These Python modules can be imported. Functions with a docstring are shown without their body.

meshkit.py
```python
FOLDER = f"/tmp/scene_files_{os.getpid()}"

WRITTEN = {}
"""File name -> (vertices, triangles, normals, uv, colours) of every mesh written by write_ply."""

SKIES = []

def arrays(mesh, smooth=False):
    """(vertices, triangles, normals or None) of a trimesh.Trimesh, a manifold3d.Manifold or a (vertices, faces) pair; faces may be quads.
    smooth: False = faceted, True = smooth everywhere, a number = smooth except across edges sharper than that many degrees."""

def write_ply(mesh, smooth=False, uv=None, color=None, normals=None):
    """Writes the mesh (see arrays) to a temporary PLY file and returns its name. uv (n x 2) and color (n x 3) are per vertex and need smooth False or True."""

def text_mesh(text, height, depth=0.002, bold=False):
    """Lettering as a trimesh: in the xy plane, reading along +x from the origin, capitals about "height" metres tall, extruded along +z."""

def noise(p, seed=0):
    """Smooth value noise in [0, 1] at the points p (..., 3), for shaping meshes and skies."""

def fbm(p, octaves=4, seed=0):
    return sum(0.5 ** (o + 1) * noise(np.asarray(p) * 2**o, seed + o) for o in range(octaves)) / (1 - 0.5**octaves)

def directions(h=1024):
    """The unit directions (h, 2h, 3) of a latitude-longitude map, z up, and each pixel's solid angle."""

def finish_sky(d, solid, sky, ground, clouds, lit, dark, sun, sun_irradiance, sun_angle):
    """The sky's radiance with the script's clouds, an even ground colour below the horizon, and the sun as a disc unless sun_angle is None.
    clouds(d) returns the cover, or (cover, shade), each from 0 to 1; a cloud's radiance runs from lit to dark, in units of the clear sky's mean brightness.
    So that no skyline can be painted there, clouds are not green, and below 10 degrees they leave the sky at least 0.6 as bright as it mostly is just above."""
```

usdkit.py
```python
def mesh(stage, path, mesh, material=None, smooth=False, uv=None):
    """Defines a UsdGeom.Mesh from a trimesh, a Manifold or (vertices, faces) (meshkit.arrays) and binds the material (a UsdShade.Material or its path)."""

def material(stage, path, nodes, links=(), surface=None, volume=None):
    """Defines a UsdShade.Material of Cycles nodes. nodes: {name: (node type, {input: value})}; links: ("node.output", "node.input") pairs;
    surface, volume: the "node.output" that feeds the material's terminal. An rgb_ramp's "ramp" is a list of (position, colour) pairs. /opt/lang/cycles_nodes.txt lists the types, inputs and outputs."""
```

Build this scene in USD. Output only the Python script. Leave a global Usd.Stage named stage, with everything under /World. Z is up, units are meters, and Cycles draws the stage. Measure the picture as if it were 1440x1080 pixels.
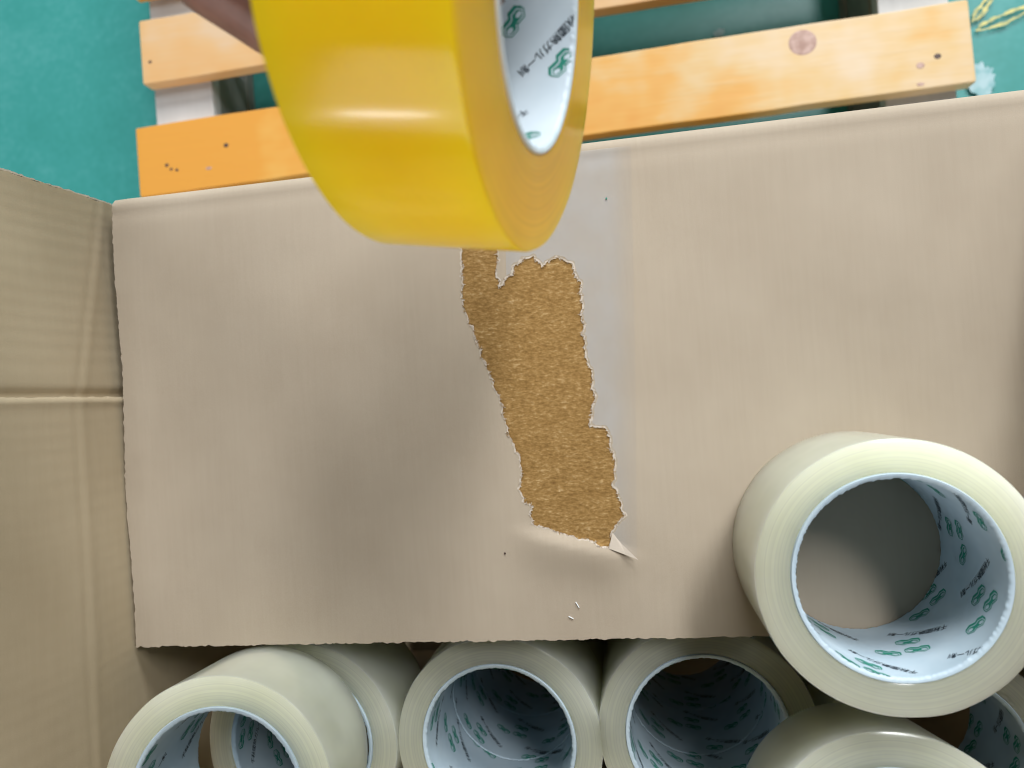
import math, random
import numpy as np
import trimesh, manifold3d, shapely
from shapely.geometry import Polygon, MultiPolygon, box as sbox
from shapely import affinity
from pxr import Usd, UsdGeom, UsdLux, UsdShade, Gf, Sdf, Vt
import usdkit, meshkit

random.seed(7)
RNG = np.random.default_rng(7)
stage = Usd.Stage.CreateInMemory()
UsdGeom.SetStageUpAxis(stage, "Z"); UsdGeom.SetStageMetersPerUnit(stage, 1.0)
UsdGeom.Xform.Define(stage, "/World"); UsdGeom.Scope.Define(stage, "/World/Looks")
TOP = 640.0        # height (mm) of the folded-in box flap above the floor; every coordinate below is in mm, measured from that flap
S = 0.001

# ---------------------------------------------------------------- camera
cam = UsdGeom.Camera.Define(stage, "/World/camera")
AX = np.array([[0.98581538, -0.06760580, -0.15361472],      # right
               [0.07113223, 0.99731212, 0.01757098],        # up
               [0.15201392, -0.02824870, 0.98797458]])      # back
m = np.eye(4); m[:3, :3] = AX; m[3, :3] = np.array([0, 0, 357.5 + TOP]) * S
cam.AddTransformOp().Set(Gf.Matrix4d(m.tolist()))
cam.CreateFocalLengthAttr(4.7); cam.CreateHorizontalApertureAttr(4.7 * 1440 / 1010); cam.CreateVerticalApertureAttr(4.7 * 1080 / 1010)
cam.CreateFStopAttr(1.7); cam.CreateFocusDistanceAttr(0.345); cam.CreateClippingRangeAttr((0.01, 100.0))
cam.CreateExposureAttr(0.55)

# ---------------------------------------------------------------- light: hall lamps
def rect_light(path, at, to, w, h, power, color, along=None):
    l = UsdLux.RectLight.Define(stage, path)
    at, to = np.array(at, float), np.array(to, float)
    z = at - to; z /= np.linalg.norm(z); x = np.cross([0, 1, 0.001] if abs(z[1]) < .8 else [0, 0, 1.0], z) if along is None else np.array(along) - z * np.dot(along, z); x /= np.linalg.norm(x); y = np.cross(z, x)
    mm = np.eye(4); mm[0, :3] = x; mm[1, :3] = y; mm[2, :3] = z; mm[3, :3] = at
    l.AddTransformOp().Set(Gf.Matrix4d(mm.tolist()))
    l.CreateWidthAttr(w); l.CreateHeightAttr(h); l.CreateIntensityAttr(power); l.CreateColorAttr(Gf.Vec3f(*color)); l.CreateNormalizeAttr(False)
    return l
KEY = np.array([0.335, 0.55, 0.765]); C0 = np.array([0, 0, TOP * S])
rect_light("/World/skylight_lamp", C0 + KEY * 4.0, C0, 0.50, 1.6, 27.0, (0.95, 0.97, 1.0))
rect_light("/World/rear_window_lamp", C0 + np.array([0.9, 4.2, 1.9]), C0, 4.5, 1.5, 11.5, (0.93, 0.97, 1.0))
rect_light("/World/front_window_lamp", C0 + np.array([-0.9, -4.0, 1.9]), C0, 6.0, 2.6, 2.6, (0.97, 0.98, 1.0))
rect_light("/World/tube_lamp", C0 + np.array([-0.63, -0.745, 0.25]) * 4.2, C0, 0.6, 0.07, 60.0, (0.95, 0.98, 1.0), (.09, -.08, .035))

# ---------------------------------------------------------------- helpers
taken = {}
def numbered(parent, name):
    k = (parent, name); n = taken.get(k, -1) + 1; taken[k] = n
    return f"{parent}/{name}" + (f"_{n:03d}" if n else "")
def tag(p, label=None, cat=None, group=None, kind=None):
    p = p.GetPrim() if hasattr(p, "GetPrim") else p
    for k, v in (("label", label), ("category", cat), ("group", group), ("kind", kind)):
        if v: p.SetCustomDataByKey(k, v)
    return p
def thing(name, label, cat, loc=(0, 0, 0), group=None, rot=None):
    x = UsdGeom.Xform.Define(stage, numbered("/World", name)); place(x, loc, rot)
    return tag(x, label, cat, group)
def place(x, loc, rot=None):
    mm = np.eye(4); mm[:3, :3] = np.eye(3) if rot is None else np.asarray(rot).T
    mm[3, :3] = (np.array(loc, float) + [0, 0, TOP]) * S
    x = UsdGeom.Xformable(x)
    op = next(iter(x.GetOrderedXformOps()), None) if x.GetPrim().GetAttribute("xformOp:transform") else None
    if x.GetPrim().GetAttribute("xformOp:transform"):
        x.GetPrim().GetAttribute("xformOp:transform").Set(Gf.Matrix4d(mm.tolist()))
    else:
        x.AddTransformOp().Set(Gf.Matrix4d(mm.tolist()))
def part(parent, name, mesh, mat, smooth=False, label=None, kind=None, world=False):
    """One Mesh below parent; mesh in mm, relative to the parent's origin."""
    base = "/World" if parent is None else str(parent.GetPath())
    v, f = (np.array(mesh[0], float), np.array(mesh[1], int)) if isinstance(mesh, tuple) else (np.array(mesh.vertices, float), np.array(mesh.faces, int))
    if parent is None: v = v + [0, 0, TOP]
    g = usdkit.mesh(stage, numbered(base, name), (v * S, f), mat, smooth=smooth)
    if label or kind: tag(g, label, None, None, kind)
    return g.GetPrim()
def rotx(a): c, s = math.cos(a), math.sin(a); return np.array([[1, 0, 0], [0, c, -s], [0, s, c]])
def rotz(a): c, s = math.cos(a), math.sin(a); return np.array([[c, -s, 0], [s, c, 0], [0, 0, 1]])
def frame_to(axis):
    a = np.array(axis, float); a /= np.linalg.norm(a)
    u = np.cross([0, 0, 1.0], a) if abs(a[2]) < .999 else np.array([1.0, 0, 0]); u /= np.linalg.norm(u)
    return np.stack([u, np.cross(a, u), a], 1)
def chamfer_box(x0, x1, y0, y1, z0, z1, r=1.5):
    c = [[x, y, z] for x in (x0 + r, x1 - r) for y in (y0 + r, y1 - r) for z in (z0 + r, z1 - r)]
    b = trimesh.creation.icosphere(1, r)
    return trimesh.convex.convex_hull(np.vstack([b.vertices + p for p in c]))

# ---------------------------------------------------------------- materials
def mat(name, nodes, links=(), surface="p.BSDF"): return usdkit.material(stage, "/World/Looks/" + name, nodes, links, surface)
def kraft(name, c1, c2, streak=(1, 1, 1), rough=0.8, bump=0.15):
    """Cardboard liner: mottled fibre, faint lines along the flutes. streak scales the coordinates of the flute noise."""
    return mat(name, {
        "tc": ("texture_coordinate", {}), "m": ("mapping", {"scale": streak}),
        "n1": ("noise_texture", {"scale": 18.0, "detail": 4.0}), "n2": ("noise_texture", {"scale": 1.0, "detail": 3.0, "roughness": 0.6}),
        "n3": ("noise_texture", {"scale": 2600.0, "detail": 2.0}), "a": ("math", {"math_type": "multiply_add", "value2": 0.5, "value3": 0.31}),
        "b": ("math", {"math_type": "multiply_add", "value2": 0.16}), "c": ("math", {"math_type": "multiply_add", "value2": 0.38}),
        "r": ("rgb_ramp", {"ramp": [(0.45, c1), (1.0, c2)]}), "bp": ("bump", {"strength": bump, "distance": 0.0006}),
        "p": ("principled_bsdf", {"roughness": rough, "specular_ior_level": 0.3})},
        [("tc.object", "m.vector"), ("tc.object", "n1.vector"), ("m.vector", "n2.vector"), ("tc.object", "n3.vector"),
         ("n1.fac", "a.value1"), ("n2.fac", "b.value1"), ("a.value", "b.value3"), ("n3.fac", "c.value1"), ("b.value", "c.value3"),
         ("c.value", "r.fac"), ("r.color", "p.base_color"), ("c.value", "bp.height"), ("bp.normal", "p.normal")])
M = {}
M["kraft"] = kraft("kraft_liner", (0.338, 0.270, 0.196), (0.452, 0.378, 0.288), (520, 25, 25))
M["kraft_side"] = kraft("kraft_side_liner", (0.335, 0.265, 0.165), (0.45, 0.37, 0.25), (30, 30, 420))
M["kraft_edge"] = kraft("kraft_cut_edge", (0.45, 0.38, 0.30), (0.62, 0.54, 0.45), (200, 200, 200))
M["torn"] = mat("torn_fibre", {
    "tc": ("texture_coordinate", {}), "m": ("mapping", {"scale": (0.75, 1.5, 1)}),
    "n1": ("noise_texture", {"scale": 520.0, "detail": 4.0, "roughness": 0.7}), "n2": ("noise_texture", {"scale": 110.0, "detail": 3.0}),
    "a": ("math", {"math_type": "multiply_add", "value2": 0.28}), "s": ("math", {"math_type": "multiply", "value2": 0.77}),
    "r": ("rgb_ramp", {"ramp": [(0.30, (0.16, 0.085, 0.026)), (0.48, (0.26, 0.148, 0.048)), (0.60, (0.34, 0.205, 0.075)), (0.74, (0.55, 0.39, 0.20))]}),
    "bp": ("bump", {"strength": 0.35, "distance": 0.0008}), "p": ("principled_bsdf", {"roughness": 0.95, "specular_ior_level": 0.1})},
    [("tc.object", "m.vector"), ("m.vector", "n1.vector"), ("m.vector", "n2.vector"), ("n1.fac", "s.value1"), ("n2.fac", "a.value1"), ("s.value", "a.value3"),
     ("a.value", "r.fac"), ("r.color", "p.base_color"), ("a.value", "bp.height"), ("bp.normal", "p.normal")])
M["film"] = mat("clear_film", {"t": ("transparent_bsdf", {"color": (0.97, 0.98, 1.0)}), "p": ("principled_bsdf", {"base_color": (0.60, 0.61, 0.62), "roughness": 0.38, "specular_ior_level": 0.6}),
    "tc": ("texture_coordinate", {}), "n": ("noise_texture", {"scale": 40.0, "detail": 3.0}), "f": ("map_range", {"from_min": 0.3, "from_max": 0.7, "to_min": 0.16, "to_max": 0.38, "clamp": True}),
    "sx": ("separate_xyz", {}), "e": ("math", {"math_type": "multiply_add", "value2": -0.0564}), "g": ("map_range", {"range_type": "smoothstep", "from_min": 0.0055, "from_max": -0.008, "to_min": 0.0, "to_max": 1.0, "clamp": True}), "fg": ("math", {"math_type": "multiply"}),
    "x": ("mix_closure", {"fac": 0.4})}, [("tc.object", "n.vector"), ("n.fac", "f.value"), ("tc.object", "sx.vector"), ("sx.y", "e.value1"), ("sx.x", "e.value3"), ("e.value", "g.value"), ("g.result", "fg.value1"), ("f.result", "fg.value2"), ("fg.value", "x.fac"), ("t.BSDF", "x.closure1"), ("p.BSDF", "x.closure2")], "x.closure")
def tape(name, face, side, trans, rough, radius, sss=0.6, spec=0.75):
    """Wound film: glossy round the outside, the wound edges brushed in circles (their sheen runs out radially)."""
    return mat(name, {
        "tc": ("texture_coordinate", {}), "sx": ("separate_xyz", {}), "ab": ("math", {"math_type": "absolute"}), "gt": ("math", {"math_type": "greater_than", "value2": 0.7}),
        "ring": ("vector_math", {"math_type": "multiply", "vector2": (1, 1, 0)}), "len": ("vector_math", {"math_type": "length"}),
        "nr": ("noise_texture", {"dimensions": "1D", "scale": 900.0, "detail": 3.0, "roughness": 0.7}), "nv": ("noise_texture", {"scale": 35.0, "detail": 3.0}),
        "vr": ("map_range", {"from_min": 0.25, "from_max": 0.75, "to_min": 0.90, "to_max": 1.08}), "v2": ("map_range", {"from_min": 0.25, "from_max": 0.75, "to_min": 0.92, "to_max": 1.06}),
        "vv": ("math", {"math_type": "multiply"}),
        "mc": ("mix_color", {"a": side, "b": face}), "sc": ("vector_math", {"math_type": "scale"}),
        "tw": ("vector_transform", {"transform_type": "vector", "convert_from": "object", "convert_to": "world"}),
        "an": ("math", {"math_type": "multiply", "value2": 0.96}), "ro": ("map_range", {"from_min": 0, "from_max": 1, "to_min": rough, "to_max": 0.19}),
        "p": ("principled_bsdf", {"subsurface_weight": sss, "subsurface_radius": radius, "subsurface_scale": 0.010, "specular_ior_level": spec, "transmission_weight": trans, "ior": 1.45})},
        [("tc.object", "ring.vector1"), ("ring.vector", "len.vector1"), ("len.value", "nr.w"), ("tc.object", "nv.vector"), ("nr.fac", "vr.value"), ("nv.fac", "v2.value"),
         ("vr.result", "vv.value1"), ("v2.result", "vv.value2"),
         ("tc.normal", "sx.vector"), ("sx.z", "ab.value1"), ("ab.value", "gt.value1"), ("gt.value", "mc.fac"), ("mc.result", "sc.vector1"), ("vv.value", "sc.scale"), ("sc.vector", "p.base_color"),
         ("ring.vector", "tw.vector"), ("tw.vector", "p.tangent"), ("gt.value", "an.value1"), ("an.value", "p.anisotropic"), ("gt.value", "ro.value"), ("ro.result", "p.roughness")])
M["clear_tape"] = tape("clear_tape", (0.87, 0.90, 0.51), (0.86, 0.89, 0.57), 0.16, 0.13, (1.0, 1.0, 0.8), 0.9)
M["yellow_tape"] = tape("yellow_tape", (0.97, 0.44, 0.003), (0.97, 0.52, 0.012), 0.04, 0.14, (1.0, 0.5, 0.04), 0.5, 0.25)
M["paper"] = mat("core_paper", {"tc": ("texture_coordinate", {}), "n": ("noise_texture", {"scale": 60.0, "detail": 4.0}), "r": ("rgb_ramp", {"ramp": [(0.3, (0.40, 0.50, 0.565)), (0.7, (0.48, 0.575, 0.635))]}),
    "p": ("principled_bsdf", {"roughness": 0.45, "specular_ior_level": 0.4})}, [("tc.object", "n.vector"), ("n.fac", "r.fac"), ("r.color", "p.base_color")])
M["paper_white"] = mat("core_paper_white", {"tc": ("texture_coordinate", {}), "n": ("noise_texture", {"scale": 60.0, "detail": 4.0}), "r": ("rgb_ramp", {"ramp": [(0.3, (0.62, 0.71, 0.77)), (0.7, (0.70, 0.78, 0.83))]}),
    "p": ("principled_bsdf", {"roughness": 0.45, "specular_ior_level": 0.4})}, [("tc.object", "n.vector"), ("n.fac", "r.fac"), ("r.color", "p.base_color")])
M["ink_green"] = mat("green_ink", {"p": ("principled_bsdf", {"base_color": (0.02, 0.24, 0.17), "roughness": 0.5})})
M["ink_black"] = mat("dark_ink", {"p": ("principled_bsdf", {"base_color": (0.012, 0.022, 0.035), "roughness": 0.5})})
def wood(name, ramp, s1, rough=0.5, grain=(1.0, 9, 9), grade=0.0):
    return mat(name, {"tc": ("texture_coordinate", {}), "oi": ("object_info", {}), "w": ("math", {"math_type": "multiply", "value2": 9.0}), "mg": ("mapping", {"scale": grain}),
        "n1": ("noise_texture", {"dimensions": "4D", "scale": s1, "detail": 3.0, "roughness": 0.6}), "n2": ("noise_texture", {"scale": 9.0, "detail": 5.0, "roughness": 0.65}),
        "sx": ("separate_xyz", {}), "xg": ("math", {"math_type": "multiply_add", "value2": grade}), "a": ("math", {"math_type": "multiply_add", "value2": 0.16}), "s": ("math", {"math_type": "multiply", "value2": 0.84}),
        "r": ("rgb_ramp", {"ramp": ramp}), "bp": ("bump", {"strength": 0.2, "distance": 0.002}), "p": ("principled_bsdf", {"roughness": rough, "specular_ior_level": 0.4})},
        [("tc.object", "n1.vector"), ("oi.random", "w.value1"), ("w.value", "n1.w"), ("tc.object", "mg.vector"), ("mg.vector", "n2.vector"), ("n2.fac", "a.value1"), ("n1.fac", "s.value1"), ("s.value", "a.value3"),
         ("tc.object", "sx.vector"), ("sx.x", "xg.value1"), ("a.value", "xg.value3"), ("xg.value", "r.fac"), ("r.color", "p.base_color"), ("n2.fac", "bp.height"), ("bp.normal", "p.normal")])
M["plank"] = wood("varnished_plank", [(0.36, (0.66, 0.30, 0.05)), (0.46, (0.68, 0.36, 0.08)), (0.55, (0.66, 0.45, 0.20)), (0.68, (0.68, 0.53, 0.36))], 7.0, grade=0.28)
M["plank_pale"] = wood("pale_plank", [(0.36, (0.64, 0.33, 0.11)), (0.50, (0.64, 0.40, 0.19)), (0.62, (0.62, 0.46, 0.31))], 5.5)
M["bare_wood"] = wood("bare_grey_wood", [(0.35, (0.46, 0.46, 0.45)), (0.65, (0.60, 0.60, 0.59))], 8.0, 0.8, (14, 0.7, 14))
M["block_wood"] = wood("block_wood", [(0.35, (0.16, 0.17, 0.15)), (0.65, (0.30, 0.31, 0.28))], 12.0, 0.85, (10, 3, 14))
M["knot"] = mat("wood_knot", {"tc": ("texture_coordinate", {}), "n": ("noise_texture", {"scale": 120.0, "detail": 4.0}), "r": ("rgb_ramp", {"ramp": [(0.35, (0.36, 0.21, 0.16)), (0.65, (0.52, 0.35, 0.29))]}), "p": ("principled_bsdf", {"roughness": 0.6})}, [("tc.object", "n.vector"), ("n.fac", "r.fac"), ("r.color", "p.base_color")])
M["nail"] = mat("rusty_nail", {"p": ("principled_bsdf", {"base_color": (0.09, 0.06, 0.05), "roughness": 0.6, "metallic": 0.3})})
M["floor"] = mat("green_floor_paint", {"tc": ("texture_coordinate", {}), "n1": ("noise_texture", {"scale": 7.0, "detail": 6.0, "roughness": 0.65}), "n2": ("noise_texture", {"scale": 90.0, "detail": 4.0}),
    "a": ("math", {"math_type": "multiply_add", "value2": 0.3}), "s": ("math", {"math_type": "multiply", "value2": 0.7}),
    "r": ("rgb_ramp", {"ramp": [(0.35, (0.040, 0.245, 0.215)), (0.5, (0.048, 0.27, 0.245)), (0.66, (0.075, 0.31, 0.29))]}), "p": ("principled_bsdf", {"roughness": 0.35, "specular_ior_level": 0.4})},
    [("tc.object", "n1.vector"), ("tc.object", "n2.vector"), ("n2.fac", "a.value1"), ("n1.fac", "s.value1"), ("s.value", "a.value3"), ("a.value", "r.fac"), ("r.color", "p.base_color")])
M["yellow_paint"] = mat("yellow_floor_paint", {"tc": ("texture_coordinate", {}), "n": ("noise_texture", {"scale": 70.0, "detail": 4.0}), "r": ("rgb_ramp", {"ramp": [(0.35, (0.30, 0.34, 0.16)), (0.55, (0.66, 0.58, 0.20))]}), "p": ("principled_bsdf", {"roughness": 0.6})}, [("tc.object", "n.vector"), ("n.fac", "r.fac"), ("r.color", "p.base_color")])
M["smear"] = mat("pale_plaster", {"tc": ("texture_coordinate", {}), "n": ("noise_texture", {"scale": 90.0, "detail": 4.0}), "r": ("rgb_ramp", {"ramp": [(0.35, (0.22, 0.42, 0.43)), (0.6, (0.40, 0.55, 0.57))]}), "p": ("principled_bsdf", {"roughness": 0.7})}, [("tc.object", "n.vector"), ("n.fac", "r.fac"), ("r.color", "p.base_color")])
M["white"] = mat("white_fleck", {"p": ("principled_bsdf", {"base_color": (0.85, 0.87, 0.88), "roughness": 0.2})})
M["skin"] = mat("skin", {"tc": ("texture_coordinate", {}), "n": ("noise_texture", {"scale": 120.0, "detail": 4.0}), "r": ("rgb_ramp", {"ramp": [(0.35, (0.17, 0.082, 0.058)), (0.65, (0.22, 0.108, 0.078))]}),
    "p": ("principled_bsdf", {"roughness": 0.5, "subsurface_weight": 0.2, "subsurface_radius": (1, 0.35, 0.2), "subsurface_scale": 0.003})}, [("tc.object", "n.vector"), ("n.fac", "r.fac"), ("r.color", "p.base_color")])
M["nailskin"] = mat("finger_nail", {"p": ("principled_bsdf", {"base_color": (0.50, 0.29, 0.24), "roughness": 0.3})})

GLYPHS = [[[[[15,-105],[16,-95],[63,-94],[63,-68],[25,-72],[22,-63],[76,-55],[103,-49],[112,-57],[75,-67],[75,-94],[124,-96],[124,-105],[75,-106],[74,-149],[64,-149],[63,-106]]]],[[[[60,-148],[70,-139],[79,-123],[85,-96],[87,-48],[96,-47],[98,-105],[104,-97],[113,-74],[123,-77],[109,-109],[99,-109],[109,-134],[123,-149],[107,-149],[92,-123],[75,-149]]],[[[12,-129],[32,-93],[15,-91],[15,-82],[36,-80],[35,-65],[18,-66],[15,-59],[56,-49],[61,-56],[47,-62],[47,-81],[63,-82],[64,-91],[47,-92],[61,-113],[54,-120],[47,-112],[46,-149],[36,-149],[35,-114],[18,-139]]],[[[65,-92],[69,-75],[78,-75],[76,-93],[69,-109],[59,-107]]]],[[[[19,-53],[120,-53],[120,-149],[19,-149]],[[67,-143],[109,-144],[109,-63],[94,-64],[102,-71],[101,-76],[105,-77],[105,-85],[81,-87],[84,-106],[92,-90],[100,-91],[88,-122],[95,-131],[99,-120],[106,-124],[103,-137],[99,-141],[94,-141],[80,-131]],[[79,-63],[80,-76],[93,-76],[84,-68],[85,-63]],[[29,-64],[29,-144],[63,-144],[60,-136],[64,-130],[34,-134],[33,-127],[67,-120],[70,-120],[72,-125],[76,-121],[70,-86],[34,-85],[34,-78],[69,-76],[69,-63]]],[[[38,-116],[39,-92],[66,-92],[66,-116]],[[47,-107],[57,-108],[57,-100],[47,-100]]]],[[[[15,-123],[38,-118],[38,-110],[19,-108],[20,-99],[15,-92],[30,-82],[17,-80],[16,-73],[39,-70],[38,-65],[22,-64],[21,-56],[38,-55],[39,-48],[47,-48],[49,-55],[66,-57],[65,-64],[49,-65],[49,-71],[69,-71],[71,-65],[83,-64],[85,-48],[93,-47],[95,-64],[113,-65],[115,-116],[118,-117],[120,-104],[126,-110],[121,-130],[110,-128],[103,-107],[98,-112],[89,-106],[82,-121],[72,-132],[63,-126],[16,-131]],[[92,-94],[103,-101],[103,-75],[94,-75]],[[57,-83],[68,-89],[74,-83],[82,-86],[83,-75],[71,-75],[69,-80]],[[49,-118],[72,-117],[79,-97],[71,-94],[66,-99],[66,-109],[49,-110]],[[20,-99],[38,-100],[39,-92],[47,-92],[49,-100],[66,-99],[48,-87],[50,-81],[36,-81],[38,-88]]],[[[100,-137],[109,-134],[120,-149],[108,-149]]],[[[75,-137],[84,-136],[89,-149],[79,-149]]],[[[50,-138],[59,-137],[62,-149],[52,-149]]],[[[21,-148],[30,-134],[39,-137],[33,-149]]]],[[[[106,-54],[113,-49],[123,-67],[116,-70]]],[[[20,-146],[41,-127],[55,-94],[54,-89],[22,-88],[22,-78],[56,-77],[57,-55],[68,-55],[68,-77],[102,-77],[93,-58],[100,-54],[111,-71],[104,-76],[110,-81],[111,-89],[107,-127],[101,-148],[69,-149],[68,-146],[68,-141],[86,-142],[92,-139],[97,-113],[97,-89],[67,-89],[59,-119],[47,-139],[37,-149],[22,-149]]]],[[[[74,-149],[72,-59],[84,-59],[85,-134],[102,-124],[117,-108],[119,-108],[124,-117],[108,-134],[85,-149]]],[[[17,-146],[29,-133],[38,-114],[41,-59],[52,-59],[51,-105],[47,-125],[31,-149],[20,-149]]]],[[[[21,-110],[21,-97],[118,-98],[117,-110]]]],[[[[93,-149],[110,-148],[111,-50],[121,-49],[121,-149]]],[[[90,-127],[90,-59],[99,-58],[100,-126]]],[[[14,-81],[27,-50],[35,-52],[34,-64],[43,-63],[44,-48],[53,-48],[54,-64],[78,-65],[78,-74],[54,-76],[54,-85],[82,-86],[82,-95],[54,-97],[54,-106],[78,-107],[78,-145],[74,-149],[59,-149],[57,-143],[57,-141],[68,-140],[68,-117],[54,-117],[53,-149],[44,-150],[43,-117],[31,-117],[29,-149],[20,-149],[20,-107],[43,-106],[43,-97],[15,-95]],[[25,-84],[42,-85],[43,-75],[29,-75]]]]]

# ---------------------------------------------------------------- the setting: floor
def sheet(poly, z, edge=None):
    v, f = trimesh.creation.triangulate_polygon(poly, engine="earcut")
    return np.c_[v, np.full(len(v), z)], f
floor = part(None, "floor", (np.array([[-4000, -3500, -640], [4000, -3500, -640], [4000, 4500, -640], [-4000, 4500, -640]], float), np.array([[0, 1, 2], [0, 2, 3]])), M["floor"])
tag(floor, "teal green painted hall floor", "floor", kind="structure")

def wobbly_ring(cx, cy, rx, ry, ang, w, seed, gap=0.0):
    th = np.linspace(0, 2 * np.pi, 90, endpoint=False); n = meshkit.fbm(np.c_[np.cos(th) * 3, np.sin(th) * 3, th * 0], 3, seed) - .5
    a = min(w, rx * .45)
    o = np.c_[(rx + a * n * 2.0) * np.cos(th), (ry + a * n * 1.5) * np.sin(th)]; n2 = meshkit.fbm(np.c_[np.cos(th) * 4, np.sin(th) * 4, th * 0 + 5], 3, seed) - .5
    i = np.c_[(rx - w + w * n2) * np.cos(th), (ry - w + w * n2) * np.sin(th)]
    p = Polygon(o).buffer(0)
    p = max(p.geoms, key=lambda g: g.area) if hasattr(p, 'geoms') else p
    if w < min(rx, ry): p = p.difference(Polygon(i).buffer(0))
    return affinity.translate(affinity.rotate(p, ang, origin=(0, 0)), cx, cy)
for k, (cx, cy, rx, ry, ang, lab) in enumerate([(512, 448, 34, 7.5, 17, "yellow paint loop scraped on the green floor right of the pallet"), (489, 466, 20, 6, 50, "short yellow paint scrape at the top edge, by the pallet's right end")]):
    o = part(None, "paint_mark", sheet(wobbly_ring(cx, cy, rx, ry, ang, 4.0, 3 + k), -636), M["yellow_paint"]); tag(o, lab, "paint mark")
sm = wobbly_ring(480, 372, 22, 17, 70, 60, 9); o = part(None, "plaster_smear", sheet(sm, -636), M["smear"]); tag(o, "pale chalky smear on the floor against the pallet's right corner", "stain")
for k, (cx, cy, r) in enumerate([(8, 448, 13), (162, 481, 7)]):
    o = part(None, "floor_chip", sheet(wobbly_ring(cx, cy, r, r * .8, 20, 60, 15 + k), -636), M["smear"])
    tag(o, ["pale chip in the green floor seen between the planks beside the yellow roll", "small round pale spot on the shaded floor between the planks"][k], "stain")

# ---------------------------------------------------------------- wooden pallet
pal = thing("wooden_pallet", "orange varnished wooden pallet under the cardboard box", "pallet")
def plank(x0, x1, y0, y1, z0, z1, ang, mt, name, seed, chip=True):
    """A board with rounded arrises and slightly uneven edges."""
    n = max(8, int(max(x1 - x0, y1 - y0) / 14)); long_x = (x1 - x0) > (y1 - y0)
    L, W = ((x1 - x0), (y1 - y0)) if long_x else ((y1 - y0), (x1 - x0)); T = z1 - z0; r = 2.2
    sec = np.array([[-W/2 + r, 0], [-W/2 + .3*r, -.3*r], [-W/2, -r], [-W/2, -T + r], [-W/2 + r, -T], [W/2 - r, -T], [W/2, -T + r], [W/2, -r], [W/2 - .3*r, -.3*r], [W/2 - r, 0]])
    rows = []
    ts = np.concatenate([[-L/2, -L/2 + .7, -L/2 + 2.2], np.linspace(-L/2 + 10, L/2 - 10, n), [L/2 - 2.2, L/2 - .7, L/2]])
    for i, t in enumerate(ts):
        e = L/2 - abs(t); k = 1 - (0.045 if e < .2 else 0.018 if e < 1 else 0) ; wob = (meshkit.fbm([[t * .012, seed, 0]], 3, seed)[0] - .5) * 2.4
        s_ = sec.copy(); s_[:, 0] *= k; s_[:, 1] = np.where(s_[:, 1] > -r * .9, s_[:, 1] - (1.5 if e < .2 else .4 if e < 1 else 0), s_[:, 1])
        s_[s_[:, 0] < 0, 0] += wob; s_[s_[:, 0] > 0, 0] += (meshkit.fbm([[t * .012, seed, 9]], 3, seed)[0] - .5) * 2.4
        rows.append(np.c_[np.full(len(s_), t), s_])
    v = np.vstack(rows); m_ = len(sec); f = []
    for i in range(len(ts) - 1):
        for j in range(m_):
            a, b = i * m_ + j, i * m_ + (j + 1) % m_; f += [[a, b, a + m_], [b, b + m_, a + m_]]
    f += [[0, j + 1, j] for j in range(1, m_ - 1)] + [[(len(ts) - 1) * m_, (len(ts) - 1) * m_ + j, (len(ts) - 1) * m_ + j + 1] for j in range(1, m_ - 1)]
    if not long_x: v[:, [0, 1]] = v[:, [1, 0]] * [-1, 1]
    v = v @ rotz(math.radians(ang)).T; v += [(x0 + x1) / 2, (y0 + y1) / 2, z1]
    return part(pal, name, (v, np.array(f)), mt, smooth=30)
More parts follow.
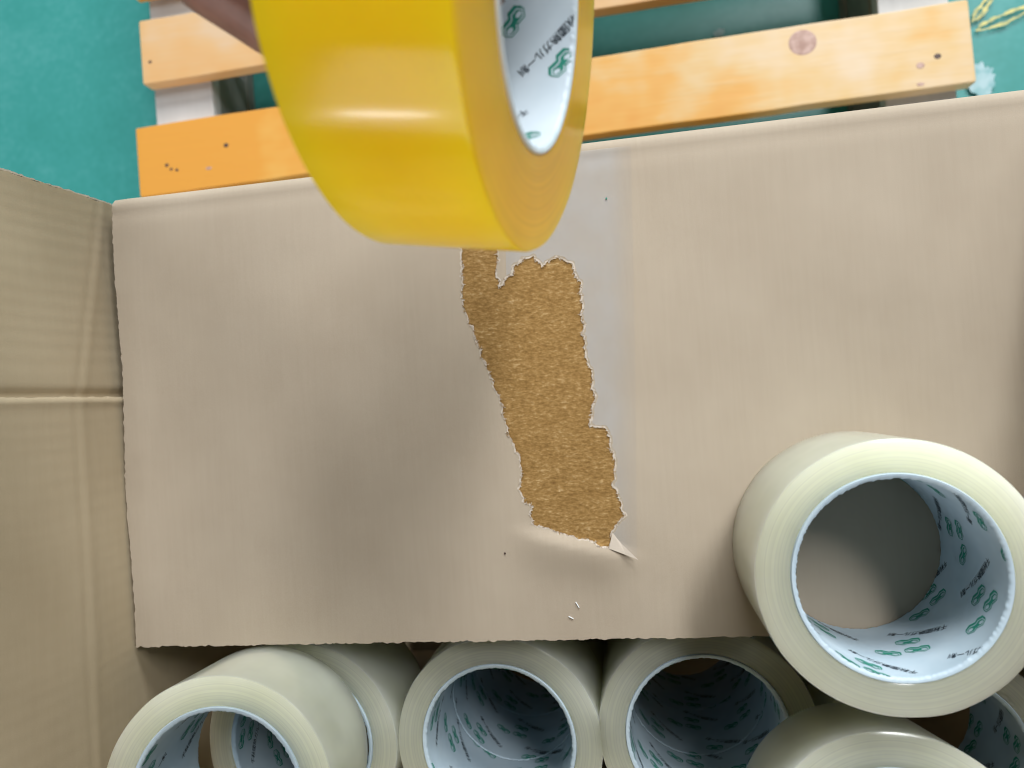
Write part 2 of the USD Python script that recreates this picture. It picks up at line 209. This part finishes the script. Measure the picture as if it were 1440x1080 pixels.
# deck boards run left-right; z of their tops is -500
p1 = plank(-599, 405, 463, 549, -520, -500, 0.9, M["plank_pale"], "deck_plank", 1)
p2 = plank(-612, 409, 313.5, 407, -520, -500, 0.85, M["plank"], "deck_plank", 2)
for k, y in enumerate((150, -10, -180, 584, 726)): plank(-610, 408, y, y + 92, -520, -500, 0.9, M["plank"], "deck_plank", 5 + k)
for x0, x1, sd in ((-596, -512, 21), (-130, -40, 22), (322, 398, 23)):
    plank(x0, x1, -200, 862, -542, -520.6, 0.3, M["bare_wood"], "stringer_board", sd)
for x0, x1 in ((-594, -514), (-128, -44), (320, 396)):
    for y0, y1 in (((395, 500) if x0 != -128 else (380, 480)), (740, 845)):
        part(pal, "spacer_block", chamfer_box(x0, x1, y0, y1, -618, -542.6, 2), M["block_wood"])
    plank(x0 - 2, x1 + 2, -200, 850, -640, -618.6, 0.3, M["block_wood"], "bottom_board", int(x0) % 50)
def disc(x, y, z, r, hgt, n=20, sq=1.0, ang=0):
    th = np.linspace(0, 2 * np.pi, n, endpoint=False); ring = np.c_[np.cos(th) * r, np.sin(th) * r * sq] @ rotz(ang)[:2, :2].T
    v = np.vstack([np.c_[ring, np.zeros(n)], np.c_[ring * .85, np.full(n, hgt)], [[0, 0, hgt]]]); f = []
    for j in range(n): k = (j + 1) % n; f += [[j, k, n + k], [j, n + k, n + j], [n + j, n + k, 2 * n]]
    return v + [x, y, z], np.array(f)
part(pal, "knot", disc(231, 391, -500.0, 15.5, .35, 28, .95), M["knot"])
for x, y, r in [(-586, 484, 2.6), (-485, 360, 3.6), (-570, 344, 3.0), (-564, 338, 2.4), (-556, 336, 2.4), (-511, 333, 4.4), (372, 355, 4.0), (353.5, 347, 4.6), (352, 326, 4.4)]:
    part(pal, "nail", disc(x, y, -500.05, r, .4, 12, .8 if r != 4.4 else .45), M["nail"] if r not in (4.6, 4.4) else M["knot"])

# ---------------------------------------------------------------- cardboard box
bx = thing("cardboard_box", "large open brown cardboard box with its wide flap folded in over the tape rolls", "box")
XR = 203.0
TORN = [[-77.5, 96], [-76.5, 78.4], [-77.2, 51.8], [-72.3, 36.8], [-67.2, 18.3], [-61.7, 3.5], [-58.5, -14.7], [-53.5, -25.7], [-54.0, -43.5], [-52.6, -48.9], [-49.1, -50.8], [-50.6, -57.1], [-48.3, -60.8], [-40.3, -63.6], [-31.6, -66.4], [-19.6, -70.4], [-12.8, -72.7], [-10.5, -64.8], [-3.9, -59.1], [-5.4, -51.1], [-8.2, -42.2], [-6.8, -31.8], [-8.1, -21.2], [-9.8, -15.2], [-17.4, -13.6], [-16.1, -4.9], [-14.3, 0.3], [-15.4, 14.5], [-17.4, 25.2], [-17.2, 39.4], [-17.7, 57.2], [-20.1, 68.2], [-25.6, 71.6], [-32.8, 70.1], [-35.9, 67.6], [-39.0, 73.6], [-44.1, 73.4], [-49.1, 69.2], [-54.3, 62.5], [-57.9, 59.2], [-58.8, 66.5], [-57.4, 76.5], [-60, 97]]
def ragged(pts, step, amp, seed, freq=.35, closed=True):
    pts = np.array(pts, float); pts = np.vstack([pts, pts[:1]]) if closed else pts
    out = []
    for a, b in zip(pts[:-1], pts[1:]):
        n = max(1, int(np.hypot(*(b - a)) / step)); t = np.linspace(0, 1, n, endpoint=False)[:, None]; out.append(a + (b - a) * t)
    out = np.vstack(out + ([] if closed else [pts[-1:]]))
    nz = np.c_[meshkit.fbm(np.c_[out * freq, out[:, 0] * 0], 4, seed), meshkit.fbm(np.c_[out * freq, out[:, 0] * 0 + 7], 4, seed + 3)] - .5
    return out + nz * 2 * amp
torn_poly = Polygon(ragged(ragged(TORN, .8, 1.7, 4), .45, .75, 12, 1.3)).buffer(0)
if isinstance(torn_poly, MultiPolygon): torn_poly = max(torn_poly.geoms, key=lambda g: g.area)
YT = 128.5
def edge_noise(s, seed): return (meshkit.fbm(np.c_[s * .45, s * 0, s * 0 + seed], 3, seed) - .5)
ys = np.arange(YT, -118, -.9); xs = np.arange(-272, XR, .9)
left = np.c_[-272 + edge_noise(ys, 3) * 1.3 + .8 * np.sin(ys * .05), ys]; bot = np.c_[xs, -118 + edge_noise(xs, 8) * 1.6]
outline = np.vstack([left, bot, [[XR, -118], [XR, YT]]])
def warp(x, y):
    """Gentle unevenness of the flap: rolls over at the fold, a blister under the torn place, a soft dip left of it."""
    z = 1.0 * (meshkit.fbm(np.c_[x * .012, y * .012, x * 0], 2, 5) - .5) * np.clip((60 - x) / 60, 0, 1)
    d = np.clip(YT - y, 0, None); z = z - 3.2 * np.clip(1 - d / 5.0, 0, 1) ** 2.2 - 0.5 * np.exp(-((d - 9) / 4) ** 2)
    u, w = (x + 29) * .97 + (y + 72) * -.24, (x + 29) * .24 + (y + 72) * .97      # along / across the lifted edge
    z = z + 2.9 * np.exp(-(u / 26) ** 4) * np.where(w < 0, np.exp(-(w / 14) ** 2), np.exp(-(w / 3.0) ** 2))
    z = z + 1.0 * np.exp(-((x + 262) / 7) ** 2) * 0.5
    return z
def fill(poly, step):
    """Even triangles inside a polygon: its outline points and a jittered grid, joined by Delaunay."""
    from scipy.spatial import Delaunay
    rings = [np.array(shapely.segmentize(r, step).coords)[:-1] for r in [poly.exterior, *poly.interiors]]; B = np.vstack(rings)
    x0, y0, x1, y1 = poly.bounds; gx, gy = np.meshgrid(np.arange(x0, x1, step), np.arange(y0, y1, step * .87)); gx = gx + (np.arange(len(gx)) % 2)[:, None] * step * .5
    G_ = np.c_[gx.ravel(), gy.ravel()]; G_ = G_[shapely.contains_xy(poly.buffer(-.45 * step), G_[:, 0], G_[:, 1])] if step < 40 else G_[:0]
    P_ = np.vstack([B, G_]); f = Delaunay(P_).simplices; c = P_[f].mean(1); f = f[shapely.contains_xy(poly, c[:, 0], c[:, 1])]
    n = np.cross(P_[f[:, 1]] - P_[f[:, 0]], P_[f[:, 2]] - P_[f[:, 0]]); f[n < 0] = f[n < 0][:, ::-1]; return P_, f
def slab(poly, t, edge, fn, z0=0.0):
    P_, f = fill(poly, edge); top = np.c_[P_, fn(P_[:, 0], P_[:, 1]) + z0]; n = len(top)
    if t <= 0: return top, f
    d = np.vstack([f[:, [0, 1]], f[:, [1, 2]], f[:, [2, 0]]]); _, idx, cnt = np.unique(np.sort(d, 1), axis=0, return_index=True, return_counts=True); be = d[idx[cnt == 1]]
    low = top - [0, 0, t]; v = np.vstack([top, low, top, low]); a, b = be[:, 0] + 2 * n, be[:, 1] + 2 * n     # the cut edge has vertices of its own, so shading breaks there
    f = np.vstack([f, f[:, ::-1] + n, np.c_[a, a + n, b], np.c_[b, a + n, b + n]]); u, inv = np.unique(f, return_inverse=True); return v[u], inv.reshape(-1, 3)
flap_poly = Polygon(outline).buffer(0).difference(torn_poly)
part(bx, "folded_flap", slab(flap_poly, 3.4, 3.0, warp), M["kraft"], smooth=True, label="wide smooth flap folded in over the rolls, torn in the middle")
tv, tf = slab(torn_poly.buffer(.25), 0, 0.7, warp, -.22); tv[:, 2] += .36 * (meshkit.fbm(tv * [.8, 1.6, 0], 4, 2) - .5)
part(bx, "torn_patch", (tv, tf), M["torn"], smooth=True, label="brown fibrous patch where the liner paper was torn off")
fr = torn_poly.buffer(1.5).difference(torn_poly)
fr = fr.intersection(Polygon(ragged(np.array(torn_poly.buffer(.5).exterior.coords)[:-1:2], .6, 1.3, 31, .6)).buffer(0))
fv, ff, n0 = [], [], 0
for g in getattr(fr, "geoms", [fr]):
    if g.area < .3: continue
    q = slab(g, 0, .8, warp, .12); fv.append(q[0]); ff.append(q[1] + n0); n0 += len(q[0])
part(bx, "torn_paper_edge", (np.vstack(fv), np.vstack(ff)), M["kraft_edge"], label="pale frayed rim of paper round the torn patch")
bd = torn_poly.exterior; fv, ff = [], []
for k in range(1500):
    q = np.array(bd.interpolate(RNG.random(), normalized=True).coords[0]); a = RNG.random() * np.pi * 2; l = .5 + 1.3 * RNG.random(); w = .07 + .09 * RNG.random()
    if q[1] > 92: continue
    d = np.array([np.cos(a), np.sin(a)]); e = np.array([-d[1], d[0]]) * w; q = q - d * l * RNG.random(); z0 = warp(q[:1], q[1:])[0] + .06
    pts = np.array([[*(q - e), z0], [*(q + e), z0 + .05], [*(q + d * l * .6 + e * 2), z0 + .35 * RNG.random()], [*(q + d * l), z0 + .5 * RNG.random()]]); n = 4 * len(fv)
    fv.append(pts); ff += [[n, n + 2, n + 1], [n, n + 3, n + 2]]
fib = [k for k in range(len(fv))]
for nm, sel, mt in (("paper_fibre", fib[::2], M["kraft_edge"]), ("brown_fibre", fib[1::4], M["torn"])):
    vv = np.vstack([fv[k] for k in sel]); tri_ = np.vstack([np.array(ff[2 * k: 2 * k + 2]) - 4 * k + 4 * j for j, k in enumerate(sel)])
    part(bx, nm, (vv, tri_), mt, label="loose paper fibres along the ragged edge of the tear", kind="stuff")
strip = Polygon([[-51.7, 124], [12.3, 123.5], [7, 20], [0.9, -78.4], [-11.1, -73.5], [-42.4, -67.7], [-59.4, -63.9], [-56, 20]]).difference(torn_poly.buffer(1.2))
strip = max(strip.geoms, key=lambda q: q.area) if hasattr(strip, "geoms") else strip
part(bx, "clear_film_strip", slab(strip, 0, 3.0, warp, .22), M["film"], smooth=True, label="strip of clear film left stuck beside the torn patch")
tri = np.array([[-12.4, -73.6, 0], [-10.2, -66, .2], [-6.5, -71.0, 1.2], [-3.0, -74.6, 2.2], [1.4, -79.0, 3.2], [-4.5, -76.6, 1.5]]); tri[:, 2] += warp(tri[:, 0], tri[:, 1]) + .3
part(bx, "lifted_paper_corner", (tri, np.array([[0, 5, 1], [1, 5, 2], [2, 5, 3], [3, 5, 4]])), M["kraft_edge"], label="small curled paper corner at the bottom of the torn patch")

# side panels standing up at the left and right, scored where the flap folds from the wall
def panel(xf, y0, y1, ztop, zbot, thick, seed, edges=(True, True), ny=None):
    """A standing sheet: xf(y, z) its inner face; ragged at the y ends, ribbed by the flutes."""
    yy = np.linspace(y0, y1, ny or int(abs(y1 - y0) / 1.6) + 2); zz = np.concatenate([np.linspace(zbot, -30, 12, endpoint=False), np.arange(-30, ztop + .1, 1.6)])
    Yg, Zg = np.meshgrid(yy, zz, indexing="ij"); Yr = Yg.copy()
    if edges[0]: Yr[0] += edge_noise(zz, seed) * 1.4
    if edges[1]: Yr[-1] += edge_noise(zz, seed + 4) * 1.4
    X = xf(Yr, Zg); a = np.stack([X, Yr, Zg], -1).reshape(-1, 3); b = a - [thick, 0, 0]; n1, n2 = X.shape; N = len(a)
    i, j = np.meshgrid(np.arange(n1 - 1), np.arange(n2 - 1), indexing="ij"); k = (i * n2 + j).ravel()
    q = np.vstack([np.c_[k, k + n2, k + n2 + 1], np.c_[k, k + n2 + 1, k + 1]])
    if thick < 0: q = q[:, ::-1]
    s = []
    for line in (np.arange(n2), (n1 - 1) * n2 + np.arange(n2), np.arange(n1) * n2, np.arange(n1) * n2 + n2 - 1):
        p, r = line[:-1] + 2 * N, line[1:] + 2 * N; s += [np.c_[p, r, p + N], np.c_[r, r + N, p + N]]
    return np.vstack([a, b, a, b]), np.vstack([q, q[:, ::-1] + N] + s)
def crease(z, zc): return .24 * np.exp(-((z - zc + 3.2) / 2.4) ** 2) - .34 * np.exp(-((z - zc - 1.2) / 2.2) ** 2)
def ribs(y, z, amp): return amp * np.sin(y * 2 * np.pi / 7.5 + 1.6 * np.sin(z * .03) + 1.3 * np.sin(y * .11)) * (0.4 + meshkit.fbm(np.stack([y * .03, z * .02, y * 0], -1), 2, 6))
def x_front(y, z):
    zc = 30.5 + .6 * np.sin(y * .03)
    return -273.4 + .9 * np.exp(-((y - 16.8) / 2.2) ** 2) - 1.1 * np.clip((y - 17) / 1.6, 0, 1) ** 2 - np.clip(z - zc, 0, None) * .13 + np.clip(zc - z, 0, None) * -.01 + crease(z, zc) + ribs(y, z, .035) + 1.2 * (meshkit.fbm(np.stack([y * .012, z * .012, y * 0], -1), 2, 3) - .5)
def x_rear(y, z):
    zc = 26.0 - .250 * (y - 20)
    return -276.3 - 2.0 * np.exp(-((y - 19.5) / 3.0) ** 2) - (y - 19.5) / 109 * 3.4 - np.clip(z - zc, 0, None) * .10 + crease(z, zc) + ribs(y, z, .055) + 1.6 * (meshkit.fbm(np.stack([y * .015, z * .012, y * 0 + 4], -1), 2, 3) - .5)
part(bx, "side_flap", panel(x_front, -290, 18.6, 150, -480, 3.4, 2, (False, True)), M["kraft_side"], smooth=True, label="front half of the left side flap, standing up, scored near its foot")
part(bx, "side_flap", panel(x_rear, 10.0, 128.3, 140, -480, 3.4, 7, (True, True)), M["kraft_side"], smooth=True, label="rear half of the left side flap, split off and bent back a little")
# the light, gappy cut edge of the rear half: liners with the fluting between
for off, w in ((-.15, .7), (-2.5, .7)):
    part(bx, "liner_edge", panel(lambda y, z, o=off: x_rear(np.full_like(y, 128.3), z) + o, 128.45, 129.2, 140, 2, w, 11 + int(w), (False, True), 2), M["kraft_edge"])
zz = np.arange(2, 140, .5); xa = x_rear(np.full_like(zz, 128.3), zz) - 1.7 + 1.1 * np.sin(zz * 2 * np.pi / 7.5)
v = np.vstack([np.c_[xa, np.full_like(zz, 128.45), zz], np.c_[xa, np.full_like(zz, 129.0), zz], np.c_[xa - .4, np.full_like(zz, 128.45), zz], np.c_[xa - .4, np.full_like(zz, 129.0), zz]]); n = len(zz); k = np.arange(n - 1)
part(bx, "fluting", (v, np.vstack([np.c_[k, k + 1, k + n], np.c_[k + 1, k + n + 1, k + n], np.c_[k + 2*n, k + 3*n, k + 2*n + 1], np.c_[k + 2*n + 1, k + 3*n, k + 3*n + 1], np.c_[k + n, k + n + 1, k + 3*n], np.c_[k + n + 1, k + 3*n + 1, k + 3*n]])), M["kraft_edge"])
def x_right(y, z): return XR + 2 + .8 * np.sin(y * .02)
def right_panel():
    v, f = panel(x_right, -290, 128, 150, -480, -3.4, 9, (False, False)); zm = v[:, 2] > 0
    v[zm, 2] *= np.clip(58 + (79 - v[zm, 1]) * .76, 30, 190) / 150; return v, f          # its top edge rises towards the near end
part(bx, "side_flap", right_panel(), M["kraft_side"], smooth=True, label="right side flap standing up beside the wide flap")
part(bx, "rear_wall", chamfer_box(-274, XR, 124.6, 128.2, -499, -5, .8), M["kraft_side"])
part(bx, "front_wall", chamfer_box(-288, XR, -294, -290.5, -499, 20, .8), M["kraft_side"])
part(bx, "side_flap", chamfer_box(-266, XR - 4, -294.6, -291.0, 20.4, 165, .8), M["kraft_side"], label="near flap standing up at the front of the box")
part(bx, "bottom_panel", chamfer_box(-288, XR, -290, 124, -499.4, -495, .8), M["kraft_side"])
for (x, y, a, l), lab in zip([(-33.4, -107, -28, 2.6), (-29.8, -100.8, -62, 3.2)], ["tiny white plastic fleck nearest the flap's bottom edge", "thin white sliver just above the other fleck on the flap"]):
    o = part(None, "plastic_fleck", chamfer_box(-l / 2, l / 2, -.22, .22, 0, .35, .1).apply_transform(trimesh.transformations.rotation_matrix(math.radians(a), [0, 0, 1])).apply_translation([x, y, .25 + warp(np.array([x]), np.array([y]))[0]]), M["white"]); tag(o, lab, "fleck")
o = part(None, "dust_speck", disc(-64.4, -74.4, warp(np.array([-64.4]), np.array([-74.4]))[0] + .05, .55, .3, 8), M["nail"]); tag(o, "tiny dark speck left of the torn patch's lower end", "speck")
o = part(None, "dust_speck", disc(-1.5, 98.6, warp(np.array([-1.5]), np.array([98.6]))[0] + .3, .5, .3, 8), M["ink_green"]); tag(o, "tiny dark green speck on the clear film strip", "speck")

# ---------------------------------------------------------------- tape rolls
GL = [[Polygon(p[0], p[1:]).buffer(0) for p in ch] for ch in GLYPHS]
def emblem():
    """Two linked hexagon rings, the lower one open, with a heavy lower edge."""
    def hexa(cx, cy, rx, ry): return Polygon([(cx - rx, cy), (cx - rx * .5, cy + ry), (cx + rx * .5, cy + ry), (cx + rx, cy), (cx + rx * .5, cy - ry), (cx - rx * .5, cy - ry)])
    a, b = hexa(1.5, .45, 2.25, 1.45), hexa(-1.5, -.45, 2.25, 1.45)
    s = a.union(b).union(affinity.translate(a.union(b), .1, -.55))
    for h_ in (hexa(1.9, .55, .95, .55), hexa(-1.9, -.4, .95, .5)): s = s.difference(h_)
    line = hexa(1.5, .45, 1.98, 1.22).difference(hexa(1.5, .45, 1.58, .90)).difference(sbox(-.4, -2, .6, .6))
    line2 = hexa(-1.5, -.45, 1.98, 1.22).difference(hexa(-1.5, -.45, 1.58, .90)).difference(sbox(-.6, -.6, .4, 2))
    return s.difference(line).difference(line2).difference(Polygon([(.2, -.9), (1.3, -.6), (1.1, -.35), (.1, -.6)])).buffer(0)
EMB = emblem()
R_, U_ = np.array([-.72, .69]), np.array([-.69, -.73])           # reading direction and upright of the print, in (round the core, down the core)
def wrap(polys, r, tmax, facing=-1, edge=1.2):
    """(s, t) polygons -> mesh on the inside of the core; z counts up from its base."""
    V, F, n = [], [], 0
    for p in polys:
        p = p.intersection(sbox(-1e4, .5, 1e4, tmax - .5))
        for g in getattr(p, "geoms", [p]):
            if g.is_empty or g.geom_type != "Polygon" or g.area < .04: continue
            v, f = trimesh.creation.triangulate_polygon(g, engine="earcut"); v3 = np.c_[v, np.zeros(len(v))]
            v3, f = trimesh.remesh.subdivide_to_size(v3, f, 2.2, max_iter=8)
            V.append(v3); F.append(f + n); n += len(v3)
    if not V: return None
    V, F = np.vstack(V), np.vstack(F); ang = V[:, 0] / 38.2
    P = np.c_[r * np.cos(ang), r * np.sin(ang), tmax - V[:, 1]]
    nr = np.cross(P[F[:, 1]] - P[F[:, 0]], P[F[:, 2]] - P[F[:, 0]]); c = P[F].mean(1); bad = (nr[:, :2] * c[:, :2]).sum(1) > 0; F[bad] = F[bad][:, ::-1]
    return P, F
def put(poly, s, t, k): return affinity.affine_transform(poly, [k * R_[0], k * U_[0], k * R_[1], k * U_[1], s, t])
def printing(core, W, s0, t0, ri):
    """Rows of dark lettering and green emblems running slantwise round the core, as a lattice."""
    for i in range(-9, 10):
        for j in range(-9, 10):
            s, t = s0 + 34 * i + 24 * j, t0 - 14 * i + 24 * j
            if not (-118 < s <= 118) or not (-14 < t < W + 14): continue
            cl = [put(EMB, s + a, t + b, 1.42) for a, b in ((3.5, 5.7), (3.8, -3.8), (-7.4, -1.9))]
            w = wrap(cl, ri - .10, W)
            if w: part(core, "printed_emblem", w, M["ink_green"])
            ts, tt = s + 10, t + 9.5; txt = []
            for c_, g in enumerate(GL):
                o_ = (c_ - 3.5) * 3.45
                for p in g: txt.append(put(affinity.translate(p, -70, 98), ts + R_[0] * o_, tt + R_[1] * o_, .0305))
            w = wrap(txt, ri - .12, W)
            if w: part(core, "printed_text", w, M["ink_black"])
def ring_mesh(prof, n, rough=None):
    """Surface of revolution of a closed profile (r, z), angle rough(k, ring index) added."""
    prof = np.array(prof, float); th = np.linspace(0, 2 * np.pi, n, endpoint=False); m_ = len(prof)
    rr = np.repeat(prof[None, :, 0], n, 0); zz = np.repeat(prof[None, :, 1], n, 0)
    if rough is not None: rr, zz = rough(rr, zz, th)
    v = np.stack([rr * np.cos(th)[:, None], rr * np.sin(th)[:, None], zz], -1).reshape(-1, 3)
    i, j = np.meshgrid(np.arange(n), np.arange(m_), indexing="ij"); i2, j2 = (i + 1) % n, (j + 1) % m_
    a, b, c, d = (i * m_ + j).ravel(), (i2 * m_ + j).ravel(), (i2 * m_ + j2).ravel(), (i * m_ + j2).ravel()
    tm = trimesh.Trimesh(v, np.vstack([np.c_[a, b, c], np.c_[a, c, d]]), process=False)
    if tm.volume < 0: tm.invert()
    return tm
def build_roll(root, W, Ro, tape_mat, s0, t0, seed, paper=None, ri=38.2):
    q = ri - 38.2
    def uneven(r, z, th):
        n = (meshkit.fbm(np.c_[np.cos(th) * 2, np.sin(th) * 2, th * 0], 3, seed) - .5)[:, None]
        out = r > Ro - 1.5
        return r + np.where(out, n * .9, 0), z + np.where(r > 42, n * .35 * np.sign(z - W / 2), 0)
    mid = [(r, W) for r in np.linspace(Ro - 1.2, 41.4 + q, 8)]; low = [(r, 0) for r in np.linspace(41.4 + q, Ro - 1.2, 8)]
    part(root, "tape_winding", ring_mesh([(Ro, 1.2), (Ro, W / 2), (Ro, W - 1.2), (Ro - .35, W - .35)] + mid + [(40.5 + q, W - .5), (40.5 + q, .5)] + low + [(Ro - .35, .35)], 160, uneven), tape_mat, smooth=35)
    def frayed(r, z, th):
        n = (RNG.random((len(th), 1)) - .5); inner = (r < 38.6 + q); end = (np.abs(z - W / 2) > W / 2 - .95)
        f2 = (meshkit.fbm(np.c_[np.cos(th) * 45, np.sin(th) * 45, th * 0], 2, seed + 2) - .45)[:, None]
        return r - np.where(inner & end, np.clip(n * .32 + f2 * .8, -.1, .6), 0), z + np.where(inner & end, n * .12, 0)
    core = part(root, "paper_core", ring_mesh([(r_ + q, z_) for r_, z_ in [(40.35, 0.2), (40.35, W - .1), (40.0, W + .35), (39.3, W + .3), (38.5, W - .1), (38.2, W - .9), (38.2, W - 1.6), (38.2, W * .66), (38.2, W * .33), (38.2, 1.6), (38.2, .9), (38.5, .1), (39.3, -.1)]], 320, frayed), paper or M["paper"], smooth=40)
    printing(core, W, s0, t0, ri)
    return root
G = "clear tape rolls packed in the cardboard box"
roll0 = thing("clear_tape_roll", "clear packing tape roll standing on top of the cardboard flap at the right", "tape roll", (100, -76.7, .45), G)
build_roll(roll0, 60, 53.9, M["clear_tape"], -17.1, 14.4, 3)
tilt = rotx(-.215)
COPIES = [((-199.5, -174.5, -3.4), frame_to((6, 6, 60)) @ rotz(2.4), "clear tape roll standing atop another in the bottom left corner of the box"),
          ((-185, -174.6, -71), rotz(1.1), "clear tape roll seen through and behind the stacked roll at bottom left"),
          ((-76.6, -174.0, -71), rotz(3.3), "clear tape roll below the torn patch, lit on the left inside its core"),
          ((29.2, -170.2, -71), rotz(5.2), "clear tape roll with the darkest open core, left of the one on the flap"),
          ((135.6, -180.6, -71), rotz(.4), "clear tape roll in deep shade at the bottom right corner, mostly hidden"),
          ((93.3, -205.2, 2.2), tilt @ rotz(2.0), "clear tape roll leaning at the bottom edge in front of the one on the flap"),
          ((-76.6, -174.0, -131.2), rotz(1.9), "clear tape roll deep in shade below the roll with the lit core"),
          ((29.2, -170.2, -131.2), rotz(4.4), "clear tape roll deep in shade below the roll with the darkest core"),
          ((-76.6, -174.0, -191.4), rotz(2.2), "lowest clear tape roll seen at the bottom of the lit core"),
          ((29.2, -170.2, -191.4), rotz(2.7), "lowest clear tape roll seen at the bottom of the darkest core"),
          ((-130, -66.5, -71), rotz(2.9), "clear tape roll under the flap behind the gap of the two left rolls"),
          ((-23, -65, -71), rotz(.9), "clear tape roll under the flap behind the gap of the two middle rolls"),
          ((83, -67, -71), rotz(3.8), "clear tape roll under the flap beneath the roll standing on it")]
for loc, rot, lab in COPIES:
    r = UsdGeom.Xform.Define(stage, numbered("/World", "clear_tape_roll"))
    r.GetPrim().GetReferences().AddInternalReference(roll0.GetPath()); place(r, loc, rot); tag(r, lab, "tape roll", G); r.GetPrim().SetInstanceable(True)
ya = np.array([0.97584602, -0.17656626, 0.12864252]); yC = np.array([-12.99, 105.26, 173.37])
yel = thing("yellow_tape_roll", "yellow tape roll held up in the hand above the box", "tape roll", yC - 43.5 * ya, None, frame_to(ya))
build_roll(yel, 43.5, 65.6, M["yellow_tape"], -40.0, 21.5, 8, M["paper_white"], 36.9)

# ---------------------------------------------------------------- the hand that holds the yellow roll
def hand_mesh():
    balls = []
    def chain(pts, rad):
        out = []
        for (a, ra), (b, rb) in zip(zip(pts[:-1], rad[:-1]), zip(pts[1:], rad[1:])):
            sa = manifold3d.Manifold.sphere(ra, 20).translate(tuple(map(float, a))); sb = manifold3d.Manifold.sphere(rb, 20).translate(tuple(map(float, b)))
            out.append(manifold3d.Manifold.batch_hull([sa, sb]))
        return out
    P = lambda *p: np.array(p, float)
    wrist = P(-168, 232, 212)
    kn = [P(-104, 172, 222), P(-109, 155, 204), P(-111, 142, 186), P(-108, 131, 168)]             # knuckles, index to little
    tips = [[P(-86, 143, 198), P(-52, 136, 190), P(-34, 136, 186)], [P(-86, 134, 186), P(-46, 128, 178), P(-27, 128, 174)],
            [P(-88, 126, 174), P(-50, 120, 164), P(-31, 119, 161)], [P(-92, 117, 161), P(-60, 113, 153), P(-44, 113, 151)]]
    parts_ = []
    for k, (a, t, r) in enumerate(zip(kn, tips, (10, 10.5, 10.5, 11))):
        parts_ += chain([wrist * .45 + a * .55, a] + t, [13, r + 2.2, r, r - 1, r - 2.6])
    pal_ = [wrist + P(10, -4, 12), wrist + P(-12, -6, -16)] + kn
    parts_.append(manifold3d.Manifold.batch_hull([manifold3d.Manifold.sphere(12.5, 20).translate(tuple(map(float, p))) for p in pal_]))
    parts_ += chain([wrist + P(14, -14, 16), P(-112, 208, 238), P(-80, 196, 232), P(-52, 190, 218)], [17, 14, 11.5, 9.2])          # thumb over the outside of the roll
    parts_ += chain([wrist, P(-190, 300, 232), P(-225, 430, 268), P(-250, 540, 300)], [24, 27, 34, 38])
    mf = parts_[0]
    for q in parts_[1:]: mf = mf + q
    mm = mf.refine_to_length(3.2).to_mesh(); tm = trimesh.Trimesh(np.array(mm.vert_properties[:, :3]), np.array(mm.tri_verts))
    trimesh.smoothing.filter_taubin(tm, .5, .53, 14); return tm
per = thing("person", "bare brown hand and forearm reaching in to grip the yellow roll", "person")
hd = part(per, "hand", hand_mesh(), M["skin"], smooth=True)
nl = trimesh.creation.icosphere(2, 1.0); nl.vertices = nl.vertices * [8.5, 6.5, 2.2] + [-50, 192.5, 226.5]
part(per, "thumb_nail", nl, M["nailskin"], smooth=True)
